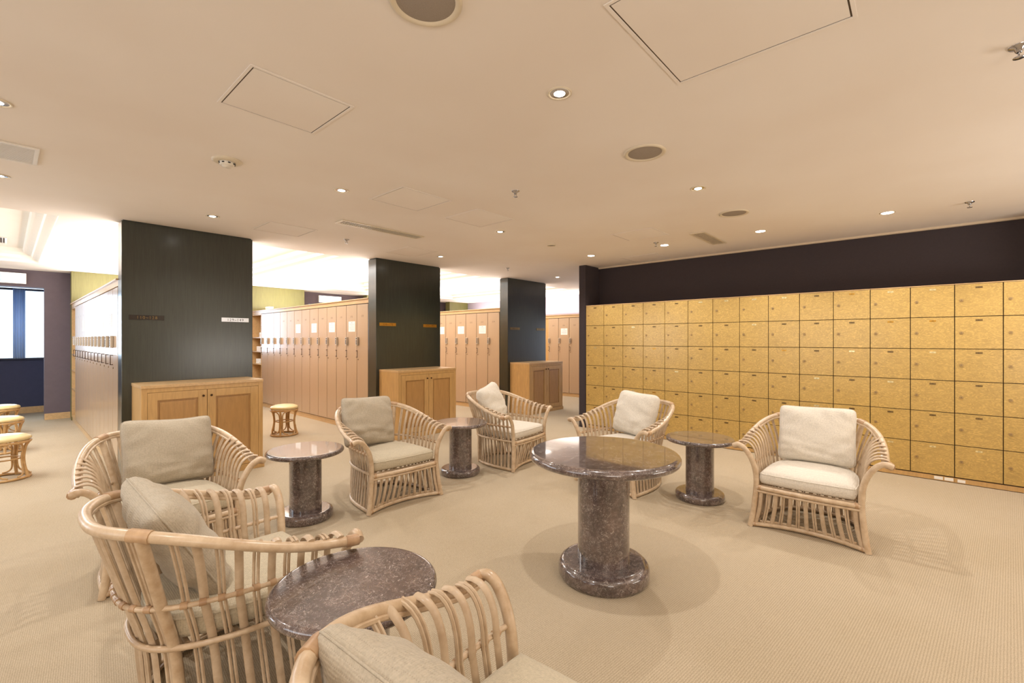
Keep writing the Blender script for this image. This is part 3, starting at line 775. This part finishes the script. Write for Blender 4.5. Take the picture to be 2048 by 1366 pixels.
# ------------------------------------------------------------------ rattan stools
def build_stool():
    t = thing('rattan_stool', '', 'stool')
    bm = bm_new(); lathe(bm, [(0, .452), (.08, .45), (.14, .441), (.178, .425), (.19, .408), (.185, .394), (.17, .388), (0, .388)], 40); obj('seat_pad', bm, M['vinyl'], t, 'keep')
    def ring(r, z, rr):
        b = bm_new(); tube(b, [(r*math.cos(2*PI*k/32), r*math.sin(2*PI*k/32), z) for k in range(32)], rr, 8, closed=True); return b
    obj('top_hoop', ring(.178, .372, .0125), M['rattan_stool'], t, True)
    obj('middle_hoop', ring(.118, .205, .008), M['rattan_stool'], t, True)
    obj('base_hoop', ring(.176, .014, .0135), M['rattan_stool'], t, True)
    for q in range(4):
        a = PI/4+q*PI/2; ca, sa = math.cos(a), math.sin(a); tx, ty = -sa, ca
        def P(r, o, z): return Vector((ca*r+tx*o, sa*r+ty*o, z))
        bm = bm_new(); tube(bm, catmull([P(.178, 0, 0), P(.165, 0, .06), P(.138, 0, .20), P(.155, 0, .31), P(.178, 0, .37)], 5), .014, 8)
        for s in (-1, 1):
            tube(bm, catmull([P(.155, s*.10, .365), P(.155, s*.05, .345), P(.148, s*.024, .30), P(.138, s*.021, .20), P(.150, s*.024, .09), P(.158, s*.055, .045), P(.150, s*.10, .032)], 4), .008, 6)
        obj('leg', bm, M['rattan_stool'], t, True)
    return t
st0 = build_stool()
for i, (x, y, rz, lab) in enumerate([(2.76, 7.0, .1, 'rattan stool with yellow seat standing in the aisle between two locker banks'),
        (0.0, 6.85, .3, 'nearest yellow-topped rattan stool at the left edge'), (-.02, 8.5, .9, 'yellow-topped rattan stool second in the row at the left edge'),
        (-.03, 10.05, .5, 'farthest yellow-topped rattan stool in the row at the left edge')]):
    t = st0 if i == 0 else dup(st0)
    t.location = (x, y, 0); t.rotation_euler = (0, 0, rz); tag(t, lab, 'stool', 'rattan stools with yellow seats')

# ------------------------------------------------------------------ things on the ceiling
def downlight(x, y, kind, label):
    t = thing('downlight', label, 'ceiling light', (x, y, H), 0, 'recessed downlights in the ceiling')
    bm = bm_new(); lathe(bm, [(.060, 0), (.060, -.004), (.054, -.006), (.050, -.004), (.044, -.001)], 32); obj('trim_ring', bm, M['cream_metal'], t, 'keep')
    bm = bm_new(); lathe(bm, [(.050, -.002), (.030, -.0035), (.024, -.004)], 32); obj('reflector', bm, M['chrome'] if kind == 1 else M['cream_metal'], t, 'keep')
    bm = bm_new(); r = .027 if kind == 1 else .046; lathe(bm, [(r, -.0042), (r*.7, -.007), (0, -.008)], 24); obj('bulb', bm, M['lamp'], t, 'keep')
    d = bpy.data.lights.new('lamp_light', 'SPOT'); d.energy = 54 if kind == 1 else 56; d.color = WARM; d.spot_size = math.radians(128); d.spot_blend = .75; d.shadow_soft_size = .022
    o = bpy.data.objects.new('lamp_light', d); C.objects.link(o); o.parent = t; o.location = (0, 0, -.02)
dl = ['recessed downlight nearest the camera, above the big round table', 'recessed downlight above the armchairs, in front of the left cabinet', 'bright downlight at the top of the left green pillar',
      'recessed downlight right of the two small ceiling panels', 'recessed downlight in front of the middle green pillar', 'recessed downlight between the two round ceiling speakers',
      'bright downlight second from the right above the maple lockers', 'bright downlight farthest right above the maple lockers', 'bright downlight beside the ceiling grille near the locker wall',
      'bright downlight above the dark pier', 'small downlight above the gap beside the farthest pillar', 'downlight cut off by the left edge, higher one', 'downlight cut off by the left edge, lower one',
      'downlight beyond the right edge of the photo', 'downlight behind the camera on the right', 'downlight behind the camera', 'downlight at the left behind the camera']
for (x, y, k), l in zip(LAMPS, dl): downlight(x, y, k, l)
def speaker(x, y, r, label):
    t = thing('ceiling_speaker', label, 'speaker', (x, y, H), 0, 'round ceiling speakers')
    bm = bm_new(); lathe(bm, [(r, 0), (r, -.006), (r*.93, -.012), (r*.84, -.008), (r*.80, -.004)], 48); obj('speaker_rim', bm, M['cream_metal'], t, 'keep')
    bm = bm_new(); lathe(bm, [(r*.82, -.004), (r*.5, -.009), (0, -.011)], 40); obj('speaker_grille', bm, M['grille'], t, 'keep')
speaker(.992, 1.30, .13, 'round ceiling speaker cut off by the top edge'); speaker(2.735, 1.312, .13, 'round ceiling speaker above and right of the big table')
speaker(4.60, 1.31, .13, 'round ceiling speaker close to the bright lamps by the locker wall'); speaker(4.61, 3.47, .055, 'tiny round ceiling fitting between two downlights near the far pillar')
t = thing('smoke_detector', 'round smoke detector on the ceiling left of the middle', 'smoke detector', (.992, 3.45, H))
bm = bm_new(); lathe(bm, [(.088, 0), (.088, -.008), (.075, -.014), (.05, -.016)], 40); obj('detector_base', bm, M['cream_metal'], t, 'keep')
bm = bm_new(); lathe(bm, [(.046, -.014), (.044, -.030), (.036, -.036), (.030, -.036), (.028, -.044), (0, -.046)], 32); obj('sensor_head', bm, M['white_plastic'], t, 'keep')
bm = bm_new()
for k in range(8):
    a = k*PI/4; m = Matrix.Translation((.0445*math.cos(a), .0445*math.sin(a), -.024)) @ Matrix.Rotation(a, 4, 'Z') @ Matrix.Diagonal((.006, .014, .007, 1)); bmesh.ops.create_cube(bm, size=1, matrix=m)
obj('slots', bm, M['ink'], t)
def sprinkler(x, y, label):
    t = thing('sprinkler', label, 'sprinkler', (x, y, H), 0, 'ceiling sprinklers')
    bm = bm_new(); lathe(bm, [(.032, 0), (.030, -.006), (.014, -.009), (.012, -.022), (.008, -.026)], 24); obj('escutcheon', bm, M['chrome'], t, 'keep')
    bm = bm_new()
    for s in (-1, 1): tube(bm, catmull([(s*.008, 0, -.022), (s*.014, 0, -.032), (s*.004, 0, -.044)], 3), .0022, 6)
    lathe(bm, [(0, -.044), (.018, -.045), (.018, -.048), (0, -.048)], 16); obj('deflector', bm, M['chrome'], t)
for x, y, l in ((2.747, 2.427, 'small chrome ceiling sprinkler near the middle of the ceiling'), (2.72, 5.09, 'small chrome sprinkler between the long vent and the middle pillar'), (5.35, 2.42, 'small chrome sprinkler beside a bright lamp near the locker wall'),
                (5.6, -.32, 'small chrome sprinkler above the right part of the locker wall'), (2.767, -.30, 'chrome sprinkler at the top right edge of the photo'), (5.6, 5.12, 'small chrome sprinkler above the farthest green pillar'),
                (2.5, 6.7, 'small sprinkler in the bright coffer left of the middle pillar'), (5.3, 6.7, 'small sprinkler in the bright coffer right of the middle pillar')):
    if y > 6: 
        H_ = H; H = 2.79; sprinkler(x, y, l); H = H_
    else: sprinkler(x, y, l)
def hatch(x0, y0, x1, y1, label):
    t = thing('access_panel', label, 'ceiling panel', ((x0+x1)/2, (y0+y1)/2, H), 0, 'square access panels in the ceiling'); a, b = (x1-x0)/2, (y1-y0)/2; f = .014
    bm = bm_new()
    for q in ((-a, -b, a, -b+f), (-a, b-f, a, b), (-a, -b+f, -a+f, b-f), (a-f, -b+f, a, b-f)): box(bm, q[0], q[1], -.0045, q[2], q[3], -.0005, .0012)
    obj('panel_frame', bm, M['ceiling'], t)
    bm = bm_new()
    g = f+.006
    for q in ((-a+f, -b+f, a-f, -b+g), (-a+f, b-g, a-f, b-f), (-a+f, -b+g, -a+g, b-g), (a-g, -b+g, a-f, b-g)): box(bm, q[0], q[1], -.0012, q[2], q[3], -.0006)
    obj('gap', bm, M['vent_dark'], t)
    obj('panel_board', obox(-a+g, -b+g, -.003, a-g, b-g, -.0005), M['ceiling'], t)
for q in ((.712, 2.163, 1.20, 2.637, 'large-looking square access panel at upper left of the ceiling'), (2.07, 3.0, 2.57, 3.49, 'square access panel in the middle, left of a similar one'), (2.88, 3.0, 3.38, 3.485, 'square access panel in the middle, right of a similar one'),
          (1.78, 4.89, 2.28, 5.38, 'access panel next to the left green pillar'), (3.45, 4.88, 3.93, 5.43, 'access panel in front of the middle green pillar'), (1.43, .172, 2.11, .845, 'biggest access panel, cut by the top edge of the photo'),
          (4.6, 2.12, 5.04, 2.625, 'faint access panel left of the grille near the locker wall'), (6.0, 2.72, 6.5, 3.26, 'faint access panel close to the corner of the dark wall')): hatch(*q)
def vent(x0, y0, x1, y1, n, alongx, label, mat):
    t = thing('air_vent', label, 'vent', ((x0+x1)/2, (y0+y1)/2, H), 0, 'air vents in the ceiling'); a, b = (x1-x0)/2, (y1-y0)/2; f = .022
    bm = bm_new()
    for q in ((-a, -b, a, -b+f), (-a, b-f, a, b), (-a, -b+f, -a+f, b-f), (a-f, -b+f, a, b-f)): box(bm, q[0], q[1], -.010, q[2], q[3], -.0005, .002)
    obj('vent_frame', bm, mat, t)
    obj('duct_backing', obox(-a+f, -b+f, -.003, a-f, b-f, -.0008), M['vent_dark'], t)
    bm = bm_new()
    for k in range(n):
        if alongx: yy = -b+f+(2*b-2*f)*(k+.5)/n; box(bm, -a+f, yy-.003, -.009, a-f, yy+.003, -.003)
        else: xx_ = -a+f+(2*a-2*f)*(k+.5)/n; box(bm, xx_-.003, -b+f, -.009, xx_+.003, b-f, -.003)
    obj('vent_slats', bm, mat, t)
vent(-.45, 4.11, .147, 4.5, 22, True, 'wide grey louvred vent at the left edge of the ceiling', M['white_plastic'])
vent(2.24, 4.27, 3.24, 4.43, 40, False, 'long narrow slotted vent above the middle of the room', M['cream_metal'])
vent(5.16, 1.77, 5.93, 1.935, 7, True, 'short brown louvred grille near the locker wall', M['cream_metal'])
H_ = H; H = 2.79; vent(-.5, 9.2, .02, 9.75, 12, False, 'small dark vent in the bright coffer at the left edge', M['white_plastic']); H = H_

# ------------------------------------------------------------------ exit signs over the window alcoves
def exit_sign(x0, label):
    t = thing('exit_sign', label, 'sign', (x0, 11.4, 2.355), 0, 'lit exit signs on the far wall')
    obj('sign_box', obox(0, -.05, 0, .6, -.003, .18, .004), M['white_plastic'], t)
    f = obj('sign_face', obox(.006, -.0515, .006, .594, -.0502, .174), M['sign_glow'], t)
    bm = bm_new(); box(bm, .255, -.0528, .02, .262, -.0516, .16); box(bm, .335, -.0528, .02, .342, -.0516, .16); box(bm, .255, -.0528, .154, .342, -.0516, .16)
    tube(bm, [(.30, -.0526, .135), (.30, -.0520, .135)], .012, 12)
    for a, b in (((.30, .12), (.288, .08)), ((.288, .08), (.31, .055)), ((.31, .055), (.30, .025)), ((.288, .08), (.272, .05)), ((.298, .115), (.32, .10)), ((.298, .115), (.275, .10))):
        tube(bm, [(a[0], -.0522, a[1]), (b[0], -.0522, b[1])], .006, 6)
    obj('pictogram', bm, M['sign_green'], f)
exit_sign(-.355, 'glowing white exit sign over the window opening at the far left')
exit_sign(5.32, 'glowing white exit sign seen just above the middle locker bank')
